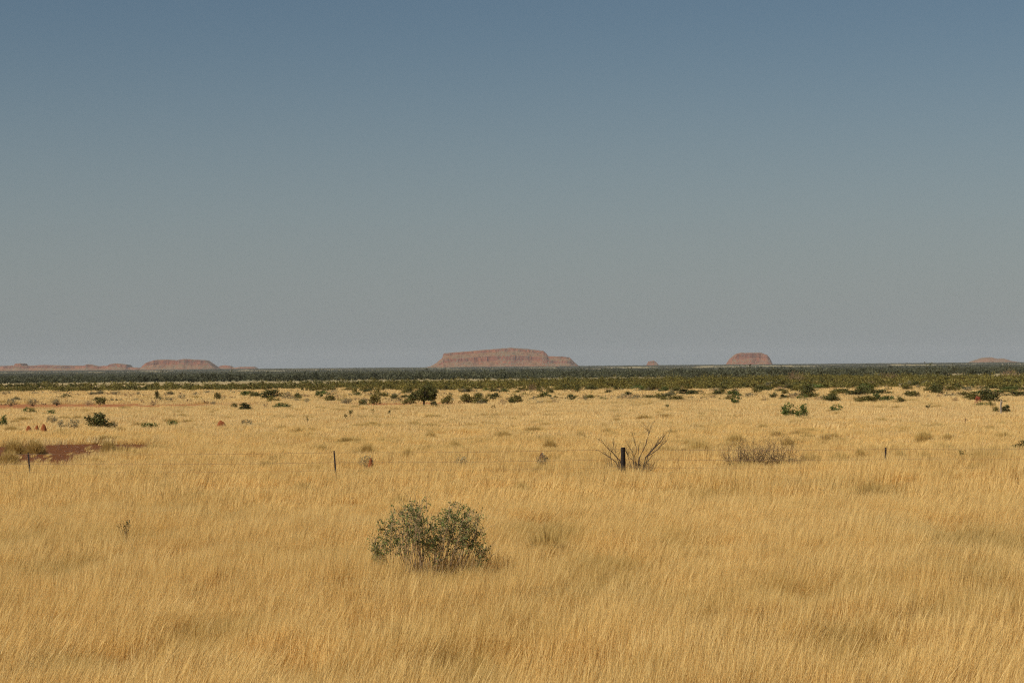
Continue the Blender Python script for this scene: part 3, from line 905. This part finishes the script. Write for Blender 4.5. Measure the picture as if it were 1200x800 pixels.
for row in [
    (18, 522.5, 26, 8, "rounded olive hummock behind the left end of the dark red earth pan"),
    (41, 522.5, 24, 8.5, "rounded olive hummock behind the dark red pan, second from the left edge"),
    (10, 535, 30, 8, "low yellow hummock in front of the red pan at the left edge of the view"),
    (127, 522, 20, 7.5, "rounded grey green hummock behind the right end of the dark red pan"),
    (145, 530, 34, 9, "broad straw hummock closing the right end of the dark red pan"),
    (113, 540, 20, 6, "dull grey hummock in front of the right end of the red pan"),
    (430, 527, 22, 8, "olive topped hummock behind the small brown red mound at the fence"),
    (478, 531, 18, 7, "small dull olive hummock between the fence wires left of centre"),
    (533, 520, 16, 5, "low brownish hummock beyond the fence above the dull green clump"),
    (680, 509, 14, 5, "small dark hummock beyond the fence left of the dead bush"),
    (645, 520, 20, 7, "dull hummock rising behind the worn red mound"),
    (820, 527, 30, 13, "dark olive hummock touching the fence wire left of the tangled brown shrub"),
    (862, 516, 26, 9, "pale olive hummock behind the left part of the tangled brown shrub"),
    (924, 519, 24, 8, "pale olive hummock behind the right part of the tangled brown shrub"),
    (950, 540, 34, 11, "golden brown hummock right of the tangled brown shrub"),
    (984, 539, 34, 11, "golden brown hummock left of the thin right hand fence post"),
    (1056, 536, 26, 9, "brown hummock just right of the thin right hand fence post"),
    (1082, 536, 22, 9, "second brown hummock right of the thin right hand fence post"),
    (1083, 512, 24, 8, "olive hummock standing beyond the fence at the right"),
    (1110, 512, 16, 5, "small olive hummock right of the larger one beyond the fence"),
    (1148, 536, 22, 9, "brown hummock right of the dark leafy sprig at the fence"),
    (1166, 532, 16, 8, "upright brown hummock near the right edge at the fence"),
    (1008, 531, 14, 7, "small brown hummock left of the right hand fence post"),
    (1175, 510, 30, 5, "long flat brown hummock near the right edge beyond the fence"),
    (968, 513, 16, 6, "small dark hummock above the fence right of the brown shrub"),
    (1018, 575, 46, 10, "wide low brown hummock in front of the fence at the right"),
    (640, 642, 60, 24, "broad olive hummock of long stems right of the leafy foreground bush"),
    (505, 509, 16, 4, "flat brown hummock beyond the fence below the round tree"),
    (590, 508, 22, 4, "flat dull hummock beyond the fence right of the round tree"),
]:
    hummock(*row)

# ------------------------------------------------------------------ named shrubs
G_S = "shrubs scattered over the far grassland"
for row in [
    ('green', 3, 496, 9, 10, "leafy green shrub cut by the left edge of the view above the termite mounds"),
    ('dark', 112, 499.5, 28, 15, "dark spreading shrub, largest on the left, right of the termite mounds"),
    ('grey', 134, 499, 13, 8, "thin yellow green shrub touching the right side of the large dark left shrub"),
    ('grey', 86, 499, 13, 12, "sparse grey twiggy shrub left of the large dark left shrub"),
    ('grey', 71, 499, 12, 10, "sparse pale shrub between the termite mounds and the twiggy grey shrub"),
    ('grey', 60, 493, 14, 7, "brownish grey shrub above the tallest termite mound"),
    ('green', 31, 481.5, 9, 5, "small green shrub under the left end of the orange earth strip"),
    ('olive', 39, 482, 8, 5, "small twiggy olive shrub beside the green one under the earth strip"),
    ('green', 57, 483, 14, 3.5, "flat green shrub under the orange earth strip"),
    ('grey', 12, 472, 11, 6, "greyish shrub on the left edge above the orange earth strip"),
    ('grey', 39, 472, 11, 6, "open grey shrub above the earth strip at the far left"),
    ('grey', 67, 471.5, 11, 7, "round pale grey shrub above the orange earth strip"),
    ('olive', 118, 471, 11, 7, "dark V shaped shrub standing above the gap in the earth strip"),
    ('green', 175, 498.5, 20, 5, "low wide green shrub right of the large dark left shrub"),
    ('green', 202, 497, 12, 6, "small green shrub with twigs rising to the right, left of the lone mound"),
    ('grey', 288, 497, 15, 7, "thin yellow green shrub right of the lone termite mound"),
    ('dark', 184, 465, 5, 8, "small upright dark shrub on the far edge left of the round tree"),
    ('grey', 214, 466, 10, 5, "pale grey shrub on the far edge near the upright dark one"),
    ('olive', 255, 468, 9, 8, "rounded brownish shrub on the far edge above the lone mound"),
    ('green', 287, 463, 11, 6, "blue green shrub at the far edge right above the lone mound"),
    ('dark', 288, 477.5, 15, 7, "dark shrub at the right end of the thin red earth line"),
    ('olive', 275, 476, 8, 4, "little olive shrub touching the dark one on the red earth line"),
    ('dark', 318, 465.5, 24, 9, "wide dark olive shrub at the far edge left of the round tree"),
    ('green', 330, 476, 22, 4.5, "long flat green shrub left of the round tree"),
    ('rust', 312, 476, 9, 5, "rusty brown shrub at the left tip of the long flat green one"),
    ('green', 374, 463.5, 8, 6, "small green shrub left of the round tree at the far edge"),
    ('olive', 386, 468, 12, 6, "olive shrub under the small green one left of the round tree"),
    ('olive', 440, 471, 13, 11, "upright olive shrub just left of the round tree"),
    ('dark', 425, 474, 10, 6, "small dark shrub left of the upright olive shrub"),
    ('olive', 480, 472, 16, 10, "low olive shrub under the left side of the round tree"),
    ('olive', 524, 471, 12, 10, "upright olive shrub just right of the round tree"),
    ('dark', 508, 474.5, 9, 5, "low dark shrub at the foot of the round tree"),
    ('olive', 546, 470, 16, 8, "olive shrub right of the round tree, left one of a close pair"),
    ('olive', 563, 471, 17, 9.5, "rounded olive shrub right of the round tree, right one of a close pair"),
    ('dark', 580, 465, 11, 5, "flat dark shrub in the row right of the round tree"),
    ('rust', 590, 472, 12, 7, "brown shrub in the row right of the round tree"),
    ('olive', 604, 470, 15, 8.5, "dark olive shrub ending the row right of the round tree"),
    ('olive', 633, 465.5, 10, 5, "small olive shrub standing alone in pale grass right of the row"),
    ('green', 924, 484.5, 16, 13, "bright green bushy shrub, left lobe of a close pair on the open plain"),
    ('green', 939, 486, 13, 13, "bright green upright shrub, right one of the close pair on the open plain"),
    ('green', 980.5, 480, 13, 7, "small dense green shrub alone right of the bright green pair"),
    ('green', 862, 471, 10, 8, "small green shrub below the right hand mesa"),
    ('dark', 945, 464, 16, 14, "tall dark shrub above the bright green pair"),
    ('red', 947, 459, 5, 4, "small patch of red leaves on a bush above the bright green pair"),
    ('green', 1026, 468, 13, 8, "bright green shrub among the darker scrub at the right"),
    ('dark', 1013, 462, 24, 9, "wide dark shrub left of the bright green one at the right"),
    ('olive', 1056, 470, 10, 7, "small olive shrub right of the bright green one"),
    ('dark', 1096, 460, 18, 9, "dark shrub in the right hand scrub below the low far hill"),
    ('dark', 1157, 469.5, 28, 13, "large dark shrub right of the narrow red leaved one"),
    ('red', 1145, 471, 6.5, 9, "narrow bright red leaved shrub beside the large dark shrub at the right"),
    ('green', 1151, 474.5, 14, 4, "low green shrub under the red leaved one"),
    ('olive', 1161, 473.5, 8, 4, "small olive shrub under the large dark one at the right"),
    ('dark', 1178, 480, 11, 7, "dark shrub touching the right side of the pale dead stump"),
    ('olive', 1167, 480, 8, 4, "small olive shrub touching the left side of the pale dead stump"),
    ('dark', 1197, 526, 26, 12, "dark green shrub cut by the right edge of the view behind the fence"),
    ('grey', 1101, 490.5, 0, 0, None),
]:
    if row[5]: place_shrub(*row, group=G_S)

# dull green clumps behind the fence
def clump(px, py, wpx, hpx, label, kind='grey', zc=0.45):
    place_shrub(kind, px, py, wpx, hpx, label, zc=zc, group="dull shrubs behind the fence")
clump(430, 541, 20, 9, "dull green shrub behind the small brown red mound at the fence")
clump(540, 543, 28, 12, "dull grey green shrub on the fence line left of centre")
clump(938, 540, 34, 6, "low reddish brown litter bush at the right foot of the tangled brown shrub", 'rust')
clump(636, 541, 16, 12, "sparse shrub round the worn red mound at the fence")

# leafless pinkish trees beyond the olive scrub
G_B = "leafless pinkish trees beyond the olive scrub"
for i, (px, py, w, h, lab) in enumerate([
    (931, 447, 19, 12, "leafless pinkish tree, most distinct one, below and right of the round topped mesa"),
    (1042, 446, 22, 9, "wide leafless tan tree at the right, between the mesa and the low far hill"),
    (1183, 442, 20, 9, "leafless tan tree beyond the scrub near the right edge"),
    (624, 458, 7, 8, "small leafless tan tree in the olive scrub right of the round tree"),
]):
    bare_shrub(px, py, w, h, lab, 70 + i, zc=0.3, dens=1.2, leaves=0.35, mat=M_TWIG_PALE, trunks=((0, 0), (0.05, 0.1)), name="bare_tree", cat="tree", group=G_B)

# pale stump at the right
def stump():
    p = at(1173, 482, 0.35); r = np.random.default_rng(4)
    root = empty("dead_stump", p); tag(root, "slim pale dead trunk standing upright in the grass near the right edge", "dead trunk")
    lines = [([np.array([0, 0, -0.05]), np.array([0.01, 0, 0.4]), np.array([-0.02, 0, 0.8]), np.array([0.02, 0, 1.05]), np.array([0.015, 0, 1.22])], [0.085, 0.075, 0.065, 0.055, 0.03])]
    v, f = tubes(lines, 8); obj("trunk", mesh_np("trunk", v, f, [M_STUMP]), root)
    v, f = tubes([([np.array([0.0, 0, 0.75]), np.array([0.10, 0.02, 1.0]), np.array([0.13, 0.02, 1.2])], [0.03, 0.022, 0.012])], 6)
    obj("limb", mesh_np("limb", v, f, [M_STUMP]), root)
stump()

# thin dark sprigs sticking out of the grass
def sprig(px, py, hpx, label, seed, zc=0.4, n=7, w=0.3, mat=None, leaf=0.05, kind='dark'):
    r = np.random.default_rng(seed)
    p = at(px, py, zc); s = F / p.y; h = hpx / s + zc
    root = empty("sprig", p); tag(root, label, "plant", "dark sprigs poking out of the dry grass")
    lines, leafp = [], []
    for i in range(n):
        a = r.uniform(0, 2 * np.pi); q = r.uniform(0.2, 1) * w
        tip = np.array([q * math.cos(a), q * math.sin(a), h * r.uniform(0.8, 1.0)])
        midp = tip * np.array([0.3, 0.3, 0.6]) + r.normal(0, 0.01, 3)
        lines.append(([np.zeros(3), midp, tip], [0.008, 0.006, 0.002]))
        for k in r.uniform(0.55, 1.0, 7): leafp.append(midp + (tip - midp) * k + r.normal(0, 0.02, 3))
    v, f = tubes(lines, 4); obj("stems", mesh_np("stems", v, f, [M_TWIG]), root)
    v, f, t = leaf_quads(r, np.array(leafp), leaf, 0.4); obj("leaves", mesh_np("leaves", v, f, [M_LEAF[kind]], {"tone": t}), root)
sprig(147, 622, 17, "small dark sprig alone in the foreground grass at the left", 1, 0.62, 8, 0.16, leaf=0.05)
sprig(1128, 535, 8, "flat topped dark leafy sprig at the fence near the right", 2, 0.5, 8, 0.35, leaf=0.07, kind='olive')
sprig(405, 491, 6, "dark sprig, lower of two left of the round tree", 3, 0.35, 5, 0.15, leaf=0.12)
sprig(410, 486, 5, "dark sprig, upper of two left of the round tree", 4, 0.35, 7, 0.25, leaf=0.14)
sprig(437, 484, 5, "forked dark sprig below the upright olive shrub", 5, 0.35, 5, 0.25, leaf=0.12)
sprig(456, 485, 4, "tiny dark sprig below left of the round tree", 6, 0.35, 5, 0.15, leaf=0.12)
sprig(527, 482, 7, "thin forked sprig below right of the round tree", 7, 0.35, 4, 0.2, leaf=0.08)
sprig(578, 479, 4, "dark sprig below the row of shrubs right of the round tree", 8, 0.35, 6, 0.35, leaf=0.13)
sprig(782, 478, 5, "dark sprig alone on the open plain between the mesas", 9, 0.35, 6, 0.3, leaf=0.14)
sprig(1088, 478, 4, "dark sprig on the open plain at the right", 10, 0.35, 6, 0.3, leaf=0.15)
sprig(360, 493, 4, "tiny dark sprig left of centre beyond the fence", 11, 0.35, 4, 0.1, leaf=0.1)
sprig(1131, 494, 5, "small brown sprig on the plain under the red leaved shrub", 12, 0.35, 6, 0.25, leaf=0.08, kind='rust')
sprig(967, 515, 7, "brown sprig right above the tangled brown shrub", 13, 0.4, 8, 0.45, leaf=0.06, kind='rust')

# unnamed shrubs of the far edge: too alike to tell apart
def edge_shrubs():
    r = random.Random(77)
    n = 0; seen = set(); tries = 0
    while n < 240 and tries < 5000:
        tries += 1
        px = r.uniform(-15, 1215)
        dens = np.interp(px, [0, 250, 420, 600, 760, 850, 960, 1200], [0.16, 0.32, 0.62, 0.6, 0.85, 0.75, 1.0, 1.0])
        if r.random() > dens: continue
        hz = horizon(px)
        plo = np.interp(px, [0, 400, 700, 1000, 1200], [26, 27, 25, 25, 25]); phi = np.interp(px, [0, 400, 700, 1000, 1200], [38, 42, 43, 44, 46])
        q = r.random() ** (1.2 if px < 700 else 1.5)
        p_ = plo + (phi - plo) * q
        big = 1.35 if px > 740 else 1.0
        k = (30.0 / p_)
        w = r.uniform(5, 13) * 1.15 * big * (1.5 if (px > 800 and r.random() < 0.4) else 1.0); h = r.uniform(2.8, 6.0) * (1.15 if px > 740 else 1)
        kind = r.choices(['dark', 'olive', 'grey', 'rust', 'green'], [0.34, 0.30, 0.2, 0.1, 0.06] if px > 420 else [0.12, 0.22, 0.46, 0.17, 0.03])[0]
        if px > 930 and p_ < 38: w *= 1.35
        look = {'dark': 'dark green', 'olive': 'olive', 'grey': 'pale grey', 'rust': 'dry brown', 'green': 'fresh green'}[kind]
        where = ('above the three termite mounds', 'left of the dark V shaped shrub', 'right of the dark V shaped shrub', 'near the upright dark far shrub',
                 'above the lone termite mound', 'above the long flat green shrub', 'just left of the round tree', 'beside the round tree',
                 'behind the row right of the round tree', 'under the right end of the long mesa', 'below the tiny butte', 'left of the flat topped mesa',
                 'below the flat topped mesa', 'above the bright green pair', 'near the bright green far shrub', 'left of the red leaved shrub',
                 'near the pale dead stump')[int(np.searchsorted([60, 110, 165, 235, 300, 400, 470, 530, 620, 700, 800, 860, 920, 990, 1060, 1130], px))]
        size = 'wide' if w > 17 else 'low' if w > 12 else 'small' if w > 8 else 'tiny'
        tall = 'flat' if h < 4 else 'rounded' if h < 5.4 else 'upright'
        lab = '%s %s %s %s shrub %s' % ('nearer' if p_ > 32 else 'farther', size, tall, look, where)
        if lab in seen: continue
        seen.add(lab)
        place_shrub(kind, px, hz + p_, w, h, lab, 'low shrubs ' + where, zc=0.3)
        n += 1
edge_shrubs()

# ------------------------------------------------------------------ far scrub and woodland
def scrub_tile(seed, size, count, h0, h1, quads, leaf, mat, flat=0.8):
    r = np.random.default_rng(seed)
    P, T = [], []
    for i in range(count):
        cx, cy = r.uniform(-size / 2, size / 2, 2)
        h = r.uniform(h0, h1) * (1 if r.uniform() < 0.88 else 1.6); w = h * r.uniform(0.9, 1.7)
        p = crown_points(r, quads, w, w, h * 0.6, h * 0.2, 6, w * 0.20)
        P.append(p + np.array([cx, cy, 0])); T.append(np.full(quads, r.uniform(-0.25, 0.25)))
    P = np.concatenate(P); T = np.concatenate(T)
    v, f, t = leaf_quads(r, P, leaf, 0.75)
    t = np.clip(t * 0.6 + 0.2 + np.repeat(T, 4), 0, 1)
    return mesh_np("scrub_tile", v, f, [mat], {"tone": t})

def lay_scrub(name, y0, y1, density, tiles, label, mask, margin, seed, zs=(0.9, 1.15)):
    r = np.random.default_rng(seed)
    x, y = scatter_zone(r, y0, y1, density, margin, 0.256)
    keep = r.uniform(0, 1, len(x)) < mask(x, y)
    x, y = x[keep], y[keep]; n = len(x)
    pts = np.stack([x, y, H(x, y) - 0.1], -1)
    rot = np.stack([np.zeros(n), np.zeros(n), r.integers(0, 4, n) * np.pi / 2 + r.normal(0, 0.1, n)], -1)
    s = r.uniform(0.85, 1.15, n); scl = np.stack([s, s, s * r.uniform(zs[0], zs[1], n)], -1)
    instancer(name, pts, rot, scl, r.integers(0, len(tiles), n), {}, tiles, label)
    return n

tiles_a = [scrub_tile(500 + k, 16, 26, 0.95, 1.5, 110, 0.22, M_LEAF['olive']) for k in range(5)]
tiles_a += [scrub_tile(520 + k, 16, 16, 0.8, 1.5, 110, 0.24, M_LEAF['dark']) for k in range(2)]
def mask_a(x, y):
    px = 600 + x / y * F
    near = np.interp(px, [0, 300, 420, 700, 960, 1200], [375, 375, 345, 330, 310, 290])
    farr = np.interp(px, [0, 300, 500, 900, 1200], [430, 450, 560, 600, 640])
    edge = np.clip((y - near) / 12, 0, 1)
    gap = np.clip((fbm(x / 60, y / 26, 71, 3) - 0.36) * 6, 0, 1)
    return edge * np.clip((farr - y) / 25, 0.10, 1) * np.maximum(gap, (y < near + 60) * np.clip(1.1 - np.interp(px, [0, 500, 800, 1200], [0, 0.15, 0.5, 0.6]) * (fbm(x / 40, y / 12, 75, 2) < 0.45), 0, 1))
na_ = lay_scrub("far_scrub", 295, 640, 2.1 / 256, tiles_a, "continuous belt of low olive green scrub behind the dry grass", mask_a, 20, 600)
tiles_b = [scrub_tile(540 + k, 60, 60, 1.6, 3.4, 70, 0.55, M_LEAF['far']) for k in range(6)]
def mask_b(x, y):
    return np.clip((fbm(x / 260, y / 90, 81, 3) - 0.36) * 5, 0.05, 1) * np.interp(y, [600, 850, 1000], [0.5, 0.5, 1.0])
nb_ = lay_scrub("far_woodland", 600, 2600, 1.4 / 3600, tiles_b, "grey green woodland of low trees filling the far country", mask_b, 60, 601)
tiles_c = [scrub_tile(560 + k, 160, 130, 2.2, 4.4, 22, 1.5, M_LEAF['far']) for k in range(6)]
def mask_c(x, y):
    base = np.interp(y, [2500, 5200, 6300, 9300, 10200, 14500], [1.0, 1.0, 0.22, 0.28, 0.8, 0.8])
    return base * np.clip((fbm(x / 900, y / 500, 91, 3) - 0.30) * 5, 0.2, 1)
nc_ = lay_scrub("distant_woodland", 2500, 14500, 1.3 / 25600, tiles_c, "dark line of trees reaching the horizon below the mesas", mask_c, 200, 602)
print("SCRUB", na_, nb_, nc_)

# spinifex humps too many to count between the named ones
def wild_hummocks():
    r = np.random.default_rng(88)
    x, y = scatter_zone(r, 56, 290, 0.042, 6)
    k = (bare_field(x, y) < -0.1) & (fbm(x / 12, y / 20, 47, 2) > 0.42); x, y = x[k], y[k]; n = len(x)
    pts = np.stack([x, y, H(x, y) - 0.05], -1)
    rot = np.stack([np.zeros(n), np.zeros(n), r.uniform(0, 6.28, n)], -1)
    w = r.uniform(0.8, 2.0, n) * np.interp(y, [56, 290], [1, 1.6]); h = r.uniform(0.42, 0.62, n) * np.interp(y, [56, 110, 290], [1.15, 0.95, 0.85])
    instancer("spinifex", pts, rot, np.stack([w, w * 0.8, h], -1), r.integers(0, 4, n), {}, HUM, "countless low spinifex humps showing through the dry grass")
wild_hummocks()
tiles_d = [scrub_tile(580 + k, 8, 9, 0.35, 0.75, 60, 0.13, M_LEAF[m]) for k, m in enumerate(['rust', 'grey', 'rust', 'olive'])]
def mask_d(x, y):
    px = 600 + x / y * F
    lo = np.interp(px, [0, 300, 500, 1200], [235, 225, 205, 215])
    return np.clip((y - lo) / 8, 0, 1) * np.clip((fbm(x / 18, y / 12, 77, 3) - 0.46) * 8, 0, 1) * np.interp(px, [0, 400, 900], [0.45, 0.8, 1.0]) * (bare_field(x, y) < 0)
lay_scrub("low_scrub", 205, 380, 1.5 / 64, tiles_d, "low brown and grey scrub dotted over the far edge of the plain", mask_d, 12, 603)

# ------------------------------------------------------------------ mesas
def mesa(name, D, prof, depth, label, seed, tiers=True, res=(260, 90), rnd=0.0):
    px = np.array([p[0] for p in prof], float); py = np.array([p[1] for p in prof], float)
    X0 = (px - 600) / F * D
    Zt = CAM_Z + (430.3 - (px - 600) * math.tan(R(0.5)) - py) / F * D
    base = float(H(0, D)) - 6
    xs_ = np.linspace(X0[0], X0[-1], res[0]); dy = np.linspace(0, depth, res[1])
    X, Y = np.meshgrid(xs_, dy)
    wob = (fbm(X / 60, Y / 60 + 3, seed, 4) - 0.5) * depth * 0.16 + (fbm(X / 14, Y / 25, seed + 9, 3) - 0.5) * depth * 0.014
    s = np.minimum(Y, depth - Y) / (depth / 2) + wob / (depth / 2) * np.clip(np.minimum(Y, depth - Y) / (depth * 0.1), 0, 1)
    s = np.clip(s, 0, 1)
    if tiers: g = np.interp(s, [0, 0.30, 0.33, 0.58, 0.61, 1.0], [0, 0.42, 0.62, 0.84, 0.97, 1.0])
    else: g = np.interp(s, [0, 0.40, 0.46, 1.0], [0, 0.60, 0.96, 1.0]) if rnd == 0 else np.sin(np.clip(s, 0, 1) * np.pi / 2)
    top = np.interp(X, X0, Zt) + (fbm(X / 18, Y / 30, seed + 3, 3) - 0.5) * 4 * np.clip(s * 3, 0, 1) * np.clip((np.interp(X, X0, Zt) - base) / 60, 0.1, 1)
    Z = base + (np.maximum(top, base + 0.5) - base) * g
    v = np.stack([X, Y + D - depth * 0.25, Z], -1).reshape(-1, 3)
    nx, ny = res
    i = (np.arange(ny - 1)[:, None] * nx + np.arange(nx - 1)[None, :]).ravel()
    f = np.stack([i, i + 1, i + nx + 1, i + nx], -1)
    return tag(obj(name, mesh_np(name, v, f, [M_ROCK], smooth=False)), label, kind="structure")

mesa("mesa", 11600, [(492, 431.5), (504, 429), (511, 425), (518, 419), (519.5, 413.6), (537, 412.3), (560, 410.3), (580, 408.5), (598, 407.3), (612, 408), (626, 409.5), (637, 411), (640, 413.5), (643, 417.2), (660, 417.6), (668, 418.8), (673, 424), (679, 429), (684, 431)],
     420, "long stepped red mesa, largest of the table hills, in the middle of the horizon", 1)
mesa("mesa", 12000, [(144, 436), (152, 434), (165, 430), (170, 425), (180, 421.6), (195, 421), (205, 422), (213, 420.4), (225, 421), (240, 422), (246, 426), (252, 431), (257, 434), (261, 436)],
     330, "broad rounded red mesa left of the middle of the horizon", 2, tiers=False)
mesa("mesa", 12600, [(-160, 436), (-150, 430), (-60, 428.5), (0, 428.6), (16, 427.8), (18, 425.6), (24, 425.6), (26.5, 428.2), (35, 428.2), (45, 427.4), (80, 428.1), (99, 428.2), (101.5, 426.5), (105, 427.6), (112, 429), (126, 428), (128, 426.2), (135, 425.6), (148, 427.3), (150, 430), (168, 431.5), (175, 436)],
     320, "low broken red ridge along the left end of the horizon", 3, tiers=False, res=(420, 60))
mesa("mesa", 13200, [(250, 434), (254, 430.5), (258, 428.3), (262, 427.6), (269, 428.6), (272, 430.6), (276, 430.4), (281, 429.6), (297, 429.5), (300, 431.5), (304, 434)],
     220, "small low pink ridge just right of the broad left mesa", 4, tiers=False, res=(120, 40))
mesa("mesa", 12600, [(748, 430.5), (753, 428.6), (758, 427.4), (760, 423.4), (766, 422.2), (769, 424.2), (772, 428), (776, 430)],
     110, "tiny red butte alone between the two large mesas", 5, tiers=False, res=(60, 40))
mesa("mesa", 12000, [(842, 429.5), (853, 426.5), (857.5, 419.5), (863.5, 414.6), (869, 413), (893, 413.1), (899, 415.6), (902, 419), (905.5, 427), (910, 429)],
     230, "flat topped red mesa right of the middle of the horizon", 6, tiers=False, res=(140, 70))
mesa("hill", 14300, [(1132, 427), (1140, 424.5), (1148, 421), (1155, 418.8), (1165, 418.4), (1172, 420), (1180, 419.9), (1186, 422.5), (1200, 424.2), (1222, 426), (1240, 428)],
     420, "faint brown hill on the horizon at the far right", 7, tiers=False, res=(140, 50), rnd=1.0)

# ------------------------------------------------------------------ haze
def haze():
    x0, x1, y0, y1, z0, z1 = -9300, 9300, -420, 16000, -12.0, 125.0
    v = [(x0, y0, z0), (x1, y0, z0), (x1, y1, z0), (x0, y1, z0), (x0, y0, z1), (x1, y0, z1), (x1, y1, z1), (x0, y1, z1)]
    f = [(0, 3, 2, 1), (4, 5, 6, 7), (0, 1, 5, 4), (1, 2, 6, 5), (2, 3, 7, 6), (3, 0, 4, 7)]
    me = bpy.data.meshes.new("haze"); me.from_pydata(v, [], f)
    m, nt, out = new_mat("haze")
    p = node(nt, "ShaderNodeVolumePrincipled")
    p.inputs["Color"].default_value = (0.90, 0.93, 0.95, 1)
    p.inputs["Density"].default_value = HAZE_DENSITY
    nt.links.new(p.outputs[0], out.inputs["Volume"])
    me.materials.append(m)
    tag(obj("haze", me), "thin pale haze over the plain", kind="stuff")
haze()
